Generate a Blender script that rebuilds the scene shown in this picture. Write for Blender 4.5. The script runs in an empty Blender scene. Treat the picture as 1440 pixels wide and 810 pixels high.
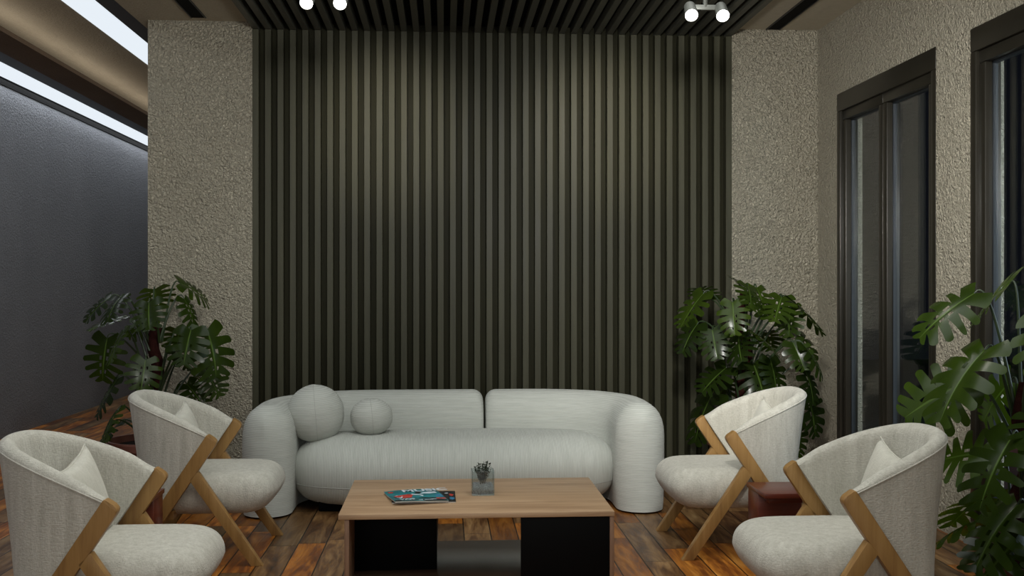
import bpy, bmesh, math, random
from mathutils import Vector, Matrix, Euler

random.seed(7)
SC = bpy.context.scene
COL = SC.collection
PI = math.pi

# ------------------------------------------------------------------ camera
F, VX, HY, CAMH = 1500.0, 624.0, 402.5, 1.35
YAW = math.atan((720 - VX) / F)
cd = bpy.data.cameras.new('camera')
cd.sensor_width = 36
cd.lens = 36 * F / 1440
cd.shift_y = -(405 - HY) / 1440
cam = bpy.data.objects.new('camera', cd)
COL.objects.link(cam)
cam.location = (0, 0, CAMH)
cam.rotation_euler = (PI / 2, 0, -YAW)
SC.camera = cam

# ------------------------------------------------------------------ exposure, world
SC.view_settings.view_transform = 'Standard'
SC.view_settings.look = 'None'
SC.view_settings.gamma = 1
SC.view_settings.use_curve_mapping = False
SC.view_settings.exposure = 0.0
w = bpy.data.worlds.new('world')
SC.world = w
w.use_nodes = True
w.node_tree.nodes['Background'].inputs[0].default_value = (0.55, 0.62, 1.0, 1)
w.node_tree.nodes['Background'].inputs[1].default_value = 0.008


def aim(o, d):
    o.rotation_euler = Vector(d).to_track_quat('-Z', 'Y').to_euler()


def area(name, loc, d, sx, sy, power, col=(1, 1, 1), spread=PI):
    l = bpy.data.lights.new(name, 'AREA')
    l.shape = 'RECTANGLE'
    l.size, l.size_y = sx, sy
    l.energy = power
    l.color = col
    l.spread = spread
    o = bpy.data.objects.new(name, l)
    COL.objects.link(o)
    o.location = loc
    z = -Vector(d).normalized()
    y = Vector((0, 1, 0)) if abs(z.y) < 0.8 else Vector((0, 0, 1))
    y = (y - z * y.dot(z)).normalized()
    o.rotation_euler = Matrix((y.cross(z), y, z)).transposed().to_euler()
    return o


def spot(name, loc, d, power, angle, blend, col=(1, 1, 1), r=0.03):
    l = bpy.data.lights.new(name, 'SPOT')
    l.energy = power
    l.spot_size = math.radians(angle)
    l.spot_blend = blend
    l.color = col
    l.shadow_soft_size = r
    o = bpy.data.objects.new(name, l)
    COL.objects.link(o)
    o.location = loc
    aim(o, d)
    return o


area('room_ceiling_light', (0.3, 3.3, 3.05), (0, 0.4, -1), 3.4, 2.4, 72, (0.98, 1.0, 0.96))
area('seating_ceiling_light', (0.3, 5.0, 3.12), (0, 0.06, -1), 2.6, 1.4, 34, (0.97, 1.0, 0.97))
area('front_fill_light', (-0.4, -2.8, 1.7), (0, 1, 0.02), 5.0, 2.4, 66, (0.97, 1.0, 0.98))  # unseen fill added behind the camera to brighten piers, sofa and chairs
area('outdoor_dusk_light', (4.3, 4.4, 1.3), (-1, 0.05, 0), 2.0, 2.2, 45, (0.78, 0.9, 1))
area('corridor_strip_glow', (-3.78, 6.5, 3.19), (0.1, 0, -1), 0.22, 18, 46, (0.92, 0.96, 1))
area('corridor_strip_glow', (-2.66, 6.5, 3.44), (-0.1, 0, -1), 0.22, 18, 30, (0.92, 0.96, 1))
area('outdoor_reveal_fill', (3.2, 1.0, 2.6), (-0.03, 1, -0.22), 0.2, 0.2, 30, (0.85, 0.93, 1), math.radians(60))  # unseen lamp added outside to brighten the window reveals
# a ceiling spot above the frame that crosses the room to the right-hand chair and pier
spot('cross_room_light', (0.7, 2.6, 2.6), (1.6, 4.9, -1.05), 560, 66, 1.0, (1, 0.985, 0.94), 0.12)
spot('cross_room_light', (0.0, 2.6, 2.6), (-1.75, 5.1, -0.4), 300, 46, 1.0, (1, 0.985, 0.94), 0.12)
# wall washers beyond the top of the frame
for sx in (-0.42, 1.16):
    for k in (-0.12, 0.12):
        spot('wall_washer_light', (sx + k, 5.3, 3.08), (0.0, 2.38, -0.60), 62, 34, 1.0, (1, 0.92, 0.68), 0.05)


# ------------------------------------------------------------------ materials
def lin(h):
    h = h.lstrip('#')
    c = [int(h[i:i + 2], 16) / 255 for i in (0, 2, 4)]
    return tuple((x / 12.92 if x <= 0.04045 else ((x + 0.055) / 1.055) ** 2.4) for x in c) + (1,)


class NT:
    def __init__(s, name):
        s.m = bpy.data.materials.new(name)
        s.m.use_nodes = True
        s.t = s.m.node_tree
        s.b = s.t.nodes['Principled BSDF']
        s.out = s.t.nodes['Material Output']

    def n(s, typ, **kw):
        nd = s.t.nodes.new(typ)
        for k, v in kw.items():
            if k.startswith('i_'):
                key = k[2:]
                key = int(key) if key.isdigit() else key.replace('_', ' ')
                nd.inputs[key].default_value = v
            else:
                setattr(nd, k, v)
        return nd

    def l(s, a, b):
        s.t.links.new(a, b)

    def coord(s, scale=(1, 1, 1), kind='Object'):
        tc = s.n('ShaderNodeTexCoord')
        mp = s.n('ShaderNodeMapping')
        mp.inputs['Scale'].default_value = scale
        s.l(tc.outputs[kind], mp.inputs['Vector'])
        return mp.outputs['Vector']

    def ramp(s, fac, stops):
        r = s.n('ShaderNodeValToRGB')
        e = r.color_ramp.elements
        while len(e) < len(stops):
            e.new(0.5)
        for x, (p, c) in zip(e, stops):
            x.position = p
            x.color = c if len(c) == 4 else tuple(c) + (1,)
        s.l(fac, r.inputs['Fac'])
        return r.outputs['Color']

    def math(s, op, a, b=None, c=None):
        nd = s.n('ShaderNodeMath', operation=op)
        for i, v in enumerate((a, b, c)):
            if v is None:
                continue
            if isinstance(v, (int, float)):
                nd.inputs[i].default_value = v
            else:
                s.l(v, nd.inputs[i])
        return nd.outputs[0]

    def mix(s, fac, a, b, blend='MIX'):
        nd = s.n('ShaderNodeMix', data_type='RGBA', blend_type=blend)
        for sock, v in ((nd.inputs[0], fac), (nd.inputs[6], a), (nd.inputs[7], b)):
            if isinstance(v, (int, float)):
                sock.default_value = v
            elif isinstance(v, tuple):
                sock.default_value = v
            else:
                s.l(v, sock)
        return nd.outputs[2]

    def noise(s, vec, scale, detail=3, rough=0.55, dist=0.0):
        nd = s.n('ShaderNodeTexNoise')
        nd.inputs['Scale'].default_value = scale
        nd.inputs['Detail'].default_value = detail
        nd.inputs['Roughness'].default_value = rough
        nd.inputs['Distortion'].default_value = dist
        s.l(vec, nd.inputs['Vector'])
        return nd.outputs['Fac']

    def bump(s, h, strength=0.5, dist=0.01):
        nd = s.n('ShaderNodeBump')
        nd.inputs['Strength'].default_value = strength
        nd.inputs['Distance'].default_value = dist
        s.l(h, nd.inputs['Height'])
        s.l(nd.outputs[0], s.b.inputs['Normal'])

    def set(s, color=None, rough=None, metal=None, spec=None, **kw):
        def put(k, v):
            if v is None:
                return
            if hasattr(v, 'is_linked') or hasattr(v, 'links'):
                s.l(v, s.b.inputs[k])
            else:
                s.b.inputs[k].default_value = v
        put('Base Color', color)
        put('Roughness', rough)
        put('Metallic', metal)
        put('Specular IOR Level', spec)
        for k, v in kw.items():
            put(k.replace('_', ' '), v)
        return s


def mat_stucco(name, c1, c2, scale, strength, dist=0.012):
    m = NT(name)
    v = m.coord()
    n1 = m.noise(v, scale, 3, 0.55, 0.7)
    n2 = m.noise(v, scale * 0.4, 2, 0.5, 0.8)
    h = m.math('ADD', n1, m.math('MULTIPLY', n2, 0.6))
    col = m.ramp(m.math('MULTIPLY_ADD', m.noise(v, 1.3, 4), 0.5, m.math('MULTIPLY', n1, 0.5)), [(0.3, lin(c1)), (0.7, lin(c2))])
    m.set(col, 0.9, spec=0.2)
    m.bump(h, strength, dist)
    return m.m


def mat_plain(name, c, rough=0.5, metal=0.0, spec=0.5, var=0.12, vscale=6, stretch=(1, 1, 1)):
    m = NT(name)
    v = m.coord(stretch)
    n = m.noise(v, vscale, 4)
    c0 = lin(c)
    a = tuple(x * (1 - var) for x in c0[:3]) + (1,)
    b = tuple(min(1, x * (1 + var)) for x in c0[:3]) + (1,)
    m.set(m.ramp(n, [(0.3, a), (0.7, b)]), rough, metal, spec)
    return m.m


def mat_emit(name, c, strength):
    m = NT(name)
    m.set((0.02, 0.02, 0.02, 1), 0.6, spec=0.1)
    m.b.inputs['Emission Color'].default_value = c
    m.b.inputs['Emission Strength'].default_value = strength
    return m.m


def mat_wood(name, dark, mid, light, axis=0, scale=1.0, rough=0.45, spec=0.4, bump=0.08):
    m = NT(name)
    st = [14, 14, 14]
    st[axis] = 1.1
    v = m.coord(tuple(x * scale for x in st))
    n = m.noise(v, 1.6, 6, 0.6, 0.8)
    n2 = m.noise(v, 7, 3, 0.6)
    f = m.math('ADD', m.math('MULTIPLY', n, 0.75), m.math('MULTIPLY', n2, 0.25))
    m.set(m.ramp(f, [(0.32, lin(dark)), (0.5, lin(mid)), (0.68, lin(light))]), rough, 0, spec)
    m.bump(n2, bump, 0.004)
    return m.m


def mat_fabric(name, c1, c2, thread=380, strength=0.6, streak=(16, 16, 2.0)):
    m = NT(name)
    v = m.coord()
    vs = m.coord(streak)
    n = m.noise(vs, 2.2, 4, 0.6)
    n2 = m.noise(v, 120, 2)
    f = m.math('ADD', m.math('MULTIPLY', n, 0.6), m.math('MULTIPLY', n2, 0.4))
    col = m.ramp(f, [(0.3, lin(c1)), (0.7, lin(c2))])
    a = m.noise(m.coord((260, 260, 50)), 1.0, 2)
    b = m.noise(m.coord((50, 50, 260)), 1.0, 2)
    h = m.math('ADD', m.math('ADD', a, b), n2)
    m.set(col, 0.95, spec=0.15, Sheen_Weight=0.15)
    m.bump(h, strength, 0.003)
    return m.m


def mat_rib(name, c1, c2, direction, period=0.010):
    m = NT(name)
    v = m.coord()
    t = m.n('ShaderNodeTexWave', wave_type='BANDS', bands_direction=direction)
    t.inputs['Scale'].default_value = 2 * PI / (20 * period)
    t.inputs['Distortion'].default_value = 0.6
    t.inputs['Detail Scale'].default_value = 1.0
    m.l(v, t.inputs['Vector'])
    st = {'X': (60, 5, 5), 'Z': (5, 5, 60)}[direction]
    n = m.noise(m.coord(st), 1.5, 3)
    f = m.math('ADD', m.math('MULTIPLY', t.outputs['Fac'], 0.35), m.math('MULTIPLY', n, 0.65))
    m.set(m.ramp(f, [(0.25, lin(c1)), (0.75, lin(c2))]), 0.95, spec=0.15, Sheen_Weight=0.1)
    m.bump(t.outputs['Fac'], 0.35, 0.003)
    return m.m


def mat_floor():
    m = NT('rustic_plank_floor')
    tc = m.n('ShaderNodeTexCoord')
    sp = m.n('ShaderNodeSeparateXYZ')
    m.l(tc.outputs['Object'], sp.inputs[0])
    W, LEN = 0.145, 0.85
    xr = m.math('DIVIDE', m.math('ADD', sp.outputs[0], 20.045), W)
    row = m.math('FLOOR', xr)
    fx = m.math('FRACT', xr)
    wn = m.n('ShaderNodeTexWhiteNoise', noise_dimensions='1D')
    m.l(row, wn.inputs['W'])
    yr = m.math('ADD', m.math('DIVIDE', sp.outputs[1], LEN), m.math('MULTIPLY', wn.outputs['Value'], 7.3))
    colm = m.math('FLOOR', yr)
    fy = m.math('FRACT', yr)
    cb = m.n('ShaderNodeCombineXYZ')
    m.l(row, cb.inputs[0])
    m.l(colm, cb.inputs[1])
    w2 = m.n('ShaderNodeTexWhiteNoise', noise_dimensions='2D')
    m.l(cb.outputs[0], w2.inputs['Vector'])
    pid = w2.outputs['Value']
    # grain
    gv = m.n('ShaderNodeCombineXYZ')
    m.l(m.math('MULTIPLY', sp.outputs[0], 9.0), gv.inputs[0])
    m.l(m.math('MULTIPLY', sp.outputs[1], 1.3), gv.inputs[1])
    m.l(m.math('MULTIPLY', pid, 60), gv.inputs[2])
    g1 = m.noise(gv.outputs[0], 1.3, 5, 0.62, 1.6)
    g2 = m.noise(gv.outputs[0], 6.0, 4, 0.65, 0.5)
    g3 = m.noise(gv.outputs[0], 0.55, 3, 0.5, 2.5)
    f = m.math('ADD', m.math('ADD', m.math('MULTIPLY', g1, 0.5), m.math('MULTIPLY', g2, 0.2)), m.math('MULTIPLY', g3, 0.3))
    colA = m.ramp(f, [(0.32, lin('#2a1608')), (0.45, lin('#6e3c14')), (0.56, lin('#a06322')), (0.7, lin('#c08a45'))])
    colB = m.ramp(f, [(0.32, lin('#21150c')), (0.45, lin('#54371e')), (0.56, lin('#80603c')), (0.7, lin('#a88a62'))])
    colr = m.mix(m.math('GREATER_THAN', pid, 0.5), colA, colB)
    bright = m.math('MULTIPLY_ADD', w2.outputs['Value'], 0.0, 1.0)
    w3 = m.n('ShaderNodeSeparateColor')
    m.l(w2.outputs['Color'], w3.inputs[0])
    val = m.math('MULTIPLY_ADD', w3.outputs[1], 1.15, 0.55)
    hs = m.n('ShaderNodeHueSaturation')
    m.l(colr, hs.inputs['Color'])
    m.l(val, hs.inputs['Value'])
    # joints
    ex = m.math('MINIMUM', fx, m.math('SUBTRACT', 1.0, fx))
    ey = m.math('MULTIPLY', m.math('MINIMUM', fy, m.math('SUBTRACT', 1.0, fy)), LEN / W)
    e = m.math('MINIMUM', ex, m.math('MULTIPLY', ey, 1.4))
    j = m.n('ShaderNodeMapRange')
    j.inputs[1].default_value = 0.012
    j.inputs[2].default_value = 0.03
    m.l(e, j.inputs[0])
    col = m.mix(j.outputs[0], lin('#0b0704'), hs.outputs[0])
    rough = m.math('MULTIPLY_ADD', g2, 0.35, 0.22)
    m.set(col, rough, 0, 0.4)
    h = m.math('ADD', m.math('MULTIPLY', j.outputs[0], 1.0), m.math('MULTIPLY', g2, 0.35))
    m.bump(h, 0.35, 0.005)
    return m.m


def mat_leaf():
    m = NT('glossy_monstera_leaf')
    tc = m.n('ShaderNodeTexCoord')
    uv = m.n('ShaderNodeSeparateXYZ')
    m.l(tc.outputs['UV'], uv.inputs[0])
    # light midrib and lateral veins
    dx = m.math('ABSOLUTE', m.math('SUBTRACT', uv.outputs[0], 0.5))
    mid = m.n('ShaderNodeMapRange')
    mid.inputs[1].default_value = 0.004
    mid.inputs[2].default_value = 0.022
    mid.inputs[3].default_value = 1
    mid.inputs[4].default_value = 0
    m.l(dx, mid.inputs[0])
    oi = m.n('ShaderNodeObjectInfo')
    n = m.noise(m.coord(), 9, 3)
    base = m.ramp(m.math('ADD', m.math('MULTIPLY', n, 0.5), m.math('MULTIPLY', oi.outputs['Random'], 0.5)),
                  [(0.25, lin('#17220b')), (0.55, lin('#25340f')), (0.85, lin('#3b4c16'))])
    col = m.mix(m.math('MULTIPLY', mid.outputs[0], 0.6), base, lin('#5f7a35'))
    m.set(col, 0.23, 0, 0.2)
    tr = m.n('ShaderNodeBsdfTranslucent')
    m.l(m.mix(0.5, col, lin('#7c9c16')), tr.inputs['Color'])
    mx = m.n('ShaderNodeMixShader')
    mx.inputs[0].default_value = 0.24
    m.l(m.b.outputs[0], mx.inputs[1])
    m.l(tr.outputs[0], mx.inputs[2])
    m.l(mx.outputs[0], m.out.inputs['Surface'])
    m.bump(m.noise(m.coord(), 40, 2), 0.1, 0.003)
    return m.m


def mat_glass(name, f0=0.05, tint=(0.9, 0.94, 0.95, 1)):
    m = NT(name)
    m.t.nodes.remove(m.b)
    tr = m.n('ShaderNodeBsdfTransparent')
    tr.inputs[0].default_value = tint
    gl = m.n('ShaderNodeBsdfGlossy')
    gl.inputs['Roughness'].default_value = 0.015
    lw = m.n('ShaderNodeLayerWeight')
    lw.inputs[0].default_value = 0.5
    f5 = m.math('POWER', lw.outputs['Facing'], 5.0)
    fac = m.math('MULTIPLY_ADD', f5, 1 - f0, f0)
    mx = m.n('ShaderNodeMixShader')
    m.l(fac, mx.inputs[0])
    m.l(tr.outputs[0], mx.inputs[1])
    m.l(gl.outputs[0], mx.inputs[2])
    m.l(mx.outputs[0], m.out.inputs['Surface'])
    return m.m


def mat_slat(name, c, spec=0.2):
    m = NT(name)
    v = m.coord((12, 12, 0.7))
    n = m.noise(v, 2, 5, 0.6, 0.4)
    c0 = lin(c)
    m.set(m.ramp(n, [(0.3, tuple(x * 0.8 for x in c0[:3])), (0.7, tuple(x * 1.2 for x in c0[:3]))]), m.math('MULTIPLY_ADD', n, 0.25, 0.34), 0, spec)
    m.bump(n, 0.12, 0.004)
    return m.m


M = {
    'stucco': mat_stucco('rough_stucco', '#b9b19d', '#cdc5b1', 62, 1.0, 0.085),
    'grey_stucco': mat_stucco('grey_stucco', '#808287', '#929499', 60, 0.8, 0.02),
    'concrete': mat_stucco('ceiling_concrete', '#a09784', '#b4ab97', 60, 0.6, 0.015),
    'plaster': mat_stucco('ceiling_plaster', '#b0a896', '#c0b8a6', 25, 0.1, 0.003),
    'brown': mat_stucco('soffit_plaster', '#5d4a38', '#6f5a45', 60, 0.6, 0.015),
    'dark_metal': mat_plain('dark_trim_metal', '#2b2c2d', 0.45, 0.3),
    'slat': mat_slat('olive_slat_paint', '#3e3d2f'),
    'slat_back_shaded': mat_slat('shaded_slat_backing', '#28271b', 0.05),  # slat paint darkened to put the shade of the gaps into the colour
    'slat_ceiling': mat_slat('ceiling_slat_paint', '#53534a'),
    'black': mat_plain('black_laminate', '#060606', 0.6, 0, 0.08),
    'void': mat_plain('black_slot', '#070707', 0.8, 0, 0.1),
    'bronze': mat_plain('dark_bronze_frame', '#2a2720', 0.33, 0.25, 0.5),
    'sash': mat_plain('slate_gasket', '#22262a', 0.4, 0.2, 0.5),
    'glass': mat_glass('window_glass', 0.13),
    'vase_glass': mat_glass('clear_vase_glass', 0.07, (0.86, 0.9, 0.9, 1)),
    'floor': mat_floor(),
    'strip': mat_emit('cool_strip_light', (0.86, 0.93, 1.0, 1), 0.93),
    'lens': mat_emit('spot_lens', (1.0, 0.98, 0.93, 1), 9.0),
    'oak': mat_wood('light_oak', '#8d6f53', '#a8896a', '#b99b7b', 0, 1.0, 0.42),
    'oak_side': mat_wood('oak_side_panel', '#6d503c', '#7f604a', '#8d6f57', 2, 1.0, 0.5),
    'shelf': mat_wood('gloss_brown_shelf', '#3c2c22', '#4a382c', '#574336', 0, 1.0, 0.26, 0.5, 0.0),
    'ash': mat_wood('honey_ash_frame', '#7a5730', '#94703f', '#a47f4d', 2, 0.8, 0.45),
    'redwood': mat_wood('red_brown_wood', '#4a1d12', '#5e281a', '#6e3322', 0, 0.8, 0.28, 0.5),
    'linen': mat_fabric('cream_linen', '#a9a599', '#cbc8bd'),
    'pillow': mat_fabric('pillow_linen', '#bab7aa', '#cecbbf', 420, 0.3),
    'rib_h': mat_rib('horizontal_rib_boucle', '#aeb0a9', '#c4c6bf', 'Z'),
    'rib_v': mat_rib('vertical_rib_boucle', '#aeb0a9', '#c6c8c1', 'X'),
    'seam': mat_plain('seam_thread', '#a3a49e', 0.9),
    'leaf': mat_leaf(),
    'stalk': mat_plain('leaf_stalk', '#24331a', 0.45),
    'pole': mat_plain('coir_pole', '#2b1310', 0.95, 0, 0.1, 0.5, 60),
    'pot': mat_plain('terracotta_pot', '#6b3f33', 0.7),
    'soil': mat_plain('potting_soil', '#1d140e', 1.0, 0, 0.1, 0.5, 60),
    'gravel': mat_plain('grey_gravel', '#8b8d8e', 0.9, 0, 0.3, 0.45, 160),
    'sprig': mat_plain('dark_sprig', '#1d2713', 0.5, 0, 0.4, 0.4, 40),
    'steel': mat_plain('grey_lamp_metal', '#5c5d58', 0.4, 0.5),
    'ground': mat_plain('dark_paving', '#2a2c31', 0.9),
    'teal': mat_plain('teal_print', '#1c6d74', 0.35, 0, 0.5, 0.5, 14),
    'red': mat_plain('red_print', '#b8352a', 0.35, 0, 0.5, 0.35, 40),
    'pale': mat_plain('pale_print', '#c9d3da', 0.35, 0, 0.5, 0.2, 30),
    'ink': mat_plain('black_print', '#0c1114', 0.35, 0, 0.5, 0.3, 30),
    'paper': mat_plain('magazine_pages', '#c9c6bf', 0.7),
    'blue': mat_plain('blue_print', '#2f6f93', 0.35, 0, 0.5, 0.3, 30),
}


# ------------------------------------------------------------------ mesh helpers
def link(name, bm, mat=None, parent=None, smooth=True, loc=None, angle=35):
    me = bpy.data.meshes.new(name)
    bmesh.ops.recalc_face_normals(bm, faces=bm.faces)
    bm.to_mesh(me)
    bm.free()
    if mat is not None:
        me.materials.append(M[mat] if isinstance(mat, str) else mat)
    if smooth:
        for p in me.polygons:
            p.use_smooth = True
        if angle is not None:
            me.set_sharp_from_angle(angle=math.radians(angle))
    o = bpy.data.objects.new(name, me)
    COL.objects.link(o)
    if parent is not None:
        o.parent = parent
    if loc is not None:
        o.location = loc
    return o


def tag(o, label=None, cat=None, group=None, kind=None):
    for k, v in (('label', label), ('category', cat), ('group', group), ('kind', kind)):
        if v:
            o[k] = v
    return o


def thing(name, label, cat, loc=(0, 0, 0), rz=0, group=None):
    o = bpy.data.objects.new(name, None)
    COL.objects.link(o)
    o.location = loc
    o.rotation_euler = (0, 0, rz)
    o.empty_display_size = 0.1
    return tag(o, label, cat, group)


def dup(root):
    def cp(o, parent):
        c = o.copy()
        COL.objects.link(c)
        if parent is not None:
            c.parent = parent
        for ch in list(o.children):
            cp(ch, c)
        return c
    return cp(root, None)


def add_box(bm, lo, hi, bev=0.0, seg=2):
    lo, hi = Vector(lo), Vector(hi)
    r = bmesh.ops.create_cube(bm, size=1)
    vs = r['verts']
    for v in vs:
        v.co = Vector(((lo[i] + hi[i]) / 2 + v.co[i] * (hi[i] - lo[i]) for i in range(3)))
    if bev > 0:
        es = list({e for v in vs for e in v.link_edges})
        bmesh.ops.bevel(bm, geom=es, offset=bev, segments=seg, profile=0.5, affect='EDGES')
    return bm


def box(lo, hi, bev=0.0, seg=2):
    return add_box(bmesh.new(), lo, hi, bev, seg)


def add_prism(bm, pts, y0, y1, bev=0.0):
    """polygon of (x, z) points extruded along y"""
    a = [bm.verts.new((x, y0, z)) for x, z in pts]
    b = [bm.verts.new((x, y1, z)) for x, z in pts]
    fs = [bm.faces.new(a), bm.faces.new(b[::-1])]
    n = len(pts)
    for i in range(n):
        fs.append(bm.faces.new((a[i], b[i], b[(i + 1) % n], a[(i + 1) % n])))
    if bev:
        es = [e for f in fs[:2] for e in f.edges]
        bmesh.ops.bevel(bm, geom=list(set(es)), offset=bev, segments=2, profile=0.5, affect='EDGES')
    return bm


def round_poly(pts, radii, n=5):
    """2D polygon with rounded corners"""
    out = []
    N = len(pts)
    for i in range(N):
        p = Vector(pts[i])
        r = radii[i]
        if r <= 0:
            out.append(tuple(p))
            continue
        a = (Vector(pts[i - 1]) - p)
        b = (Vector(pts[(i + 1) % N]) - p)
        la, lb = a.length, b.length
        a.normalize()
        b.normalize()
        d = min(r, la * 0.49, lb * 0.49)
        p0, p2 = p + a * d, p + b * d
        for k in range(n + 1):
            t = k / n
            q = p0 * (1 - t) ** 2 + p * 2 * t * (1 - t) + p2 * t * t
            out.append(tuple(q))
    return out


def add_tube(bm, pts, radii, n=8, cap=True):
    rings = []
    pts = [Vector(p) for p in pts]
    prev = None
    for i, p in enumerate(pts):
        d = (pts[min(i + 1, len(pts) - 1)] - pts[max(i - 1, 0)]).normalized()
        if prev is None:
            x = d.orthogonal().normalized()
        else:
            x = (prev - d * prev.dot(d)).normalized()
        prev = x
        y = d.cross(x)
        r = radii[i] if isinstance(radii, (list, tuple)) else radii
        rings.append([bm.verts.new(p + x * r * math.cos(2 * PI * k / n) + y * r * math.sin(2 * PI * k / n)) for k in range(n)])
    for a, b in zip(rings, rings[1:]):
        for k in range(n):
            bm.faces.new((a[k], a[(k + 1) % n], b[(k + 1) % n], b[k]))
    if cap:
        bm.faces.new(rings[0][::-1])
        bm.faces.new(rings[-1])
    return bm


def add_lathe(bm, prof, n=40, center=(0, 0, 0)):
    cx, cy, cz = center
    rings = []
    for r, z in prof:
        if r < 1e-6:
            rings.append([bm.verts.new((cx, cy, cz + z))])
        else:
            rings.append([bm.verts.new((cx + r * math.cos(2 * PI * k / n), cy + r * math.sin(2 * PI * k / n), cz + z)) for k in range(n)])
    for a, b in zip(rings, rings[1:]):
        for k in range(n):
            k2 = (k + 1) % n
            if len(a) == 1 and len(b) == 1:
                continue
            if len(a) == 1:
                bm.faces.new((a[0], b[k2], b[k]))
            elif len(b) == 1:
                bm.faces.new((a[k], a[k2], b[0]))
            else:
                bm.faces.new((a[k], a[k2], b[k2], b[k]))
    return bm


def bez(p0, p1, p2, p3, n=14):
    out = []
    for i in range(n + 1):
        t = i / n
        out.append(Vector(p0) * (1 - t) ** 3 + Vector(p1) * 3 * t * (1 - t) ** 2 + Vector(p2) * 3 * t * t * (1 - t) + Vector(p3) * t ** 3)
    return out


def sgnpow(v, e):
    return math.copysign(abs(v) ** e, v)


def structure(name, bm, mat, parent=None, smooth=False):
    o = link(name, bm, mat, parent, smooth)
    if parent is None:
        o['kind'] = 'structure'
    return o


def boxes(*bs):
    bm = bmesh.new()
    for lo, hi in bs:
        add_box(bm, lo, hi)
    return bm


# ------------------------------------------------------------------ room shell
YB = 7.68           # face of the back piers and of the slats
ZC = 3.23           # main ceiling
XR = 2.744          # right wall
XS0, XS1 = -1.357, 2.102
Y0 = -3.0
XL = -3.9

structure('floor', boxes(((XL - 0.2, Y0 - 0.2, -0.1), (XR + 0.18, 16.2, 0))), 'floor')
structure('wall_left', boxes(((XL - 0.2, Y0, 0), (XL, 16, 3.13))), 'grey_stucco')
structure('wall_corridor_end', boxes(((XL, 16, 0), (-2.085, 16.2, 3.6))), 'grey_stucco')
structure('wall_front', boxes(((XL - 0.2, Y0 - 0.2, 0), (XR + 0.18, Y0, 3.6))), 'grey_stucco')
structure('wall_back_left', boxes(((-2.085, YB, 0), (XS0, 16, ZC))), 'stucco')
structure('wall_back_right', boxes(((XS1, YB, 0), (XR + 0.18, YB + 0.4, ZC))), 'stucco')
structure('wall_back_middle', boxes(((XS0, YB + 0.075, 0), (XS1, YB + 0.4, ZC + 0.1))), 'slat_back_shaded')

# right wall with two tall openings
D1 = (5.794, 7.294)
D2 = (3.90, 5.402)
ZD = 2.69
TW = 0.18
structure('wall_right', boxes(
    ((XR, D1[1], 0), (XR + TW, YB, ZC)),
    ((XR, D2[1], 0), (XR + TW, D1[0], ZC)),
    ((XR, Y0, 0), (XR + TW, D2[0], ZC)),
    ((XR, D1[0], ZD), (XR + TW, D1[1], ZC)),
    ((XR, D2[0], ZD), (XR + TW, D2[1], ZC))), 'stucco')

# ceilings
structure('ceiling_left', boxes(((-2.16, Y0, ZC), (XS0, YB + 0.3, 3.6))), 'concrete')
structure('ceiling_right', boxes(((XS1, Y0, ZC), (XR + TW, YB + 0.3, 3.6))), 'plaster')
structure('ceiling_middle', boxes(((XS0, Y0, ZC + 0.01), (XS1, YB + 0.3, 3.6))), 'void')
structure('ceiling_corridor', boxes(((XL - 0.2, Y0, 3.46), (-2.16, 16, 3.6))), 'concrete')
# dropped soffit along the left wall: plaster edge then dark metal then the light strip
structure('ceiling_soffit', boxes(((-3.49, Y0, 3.2), (-3.2, 16, 3.235))), 'brown')
structure('trim_1', boxes(((-3.645, Y0, 3.2), (-3.49, 16, 3.27))), 'dark_metal')
structure('trim_2', boxes(((XL - 0.2, Y0, 3.13), (XL + 0.012, 16, 3.27))), 'void')
structure('trim_3', boxes(((-2.53, Y0, 3.43), (-2.165, 16, 3.458))), 'dark_metal')

# slats on the wall and ceiling
PITCH = (XS1 - XS0) / 39.5
bmw, bmc = bmesh.new(), bmesh.new()
for i in range(40):
    x = XS0 + i * PITCH
    add_box(bmw, (x, YB, 0.0), (x + PITCH * 0.5, YB + 0.074, 3.178), 0.002, 1)
    add_box(bmc, (x, Y0 + 0.05, 3.18), (x + PITCH * 0.5, YB + 0.054, ZC + 0.009), 0.002, 1)
structure('wall_slat_panel', bmw, 'slat')
structure('ceiling_slat_panel', bmc, 'slat_ceiling')


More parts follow.
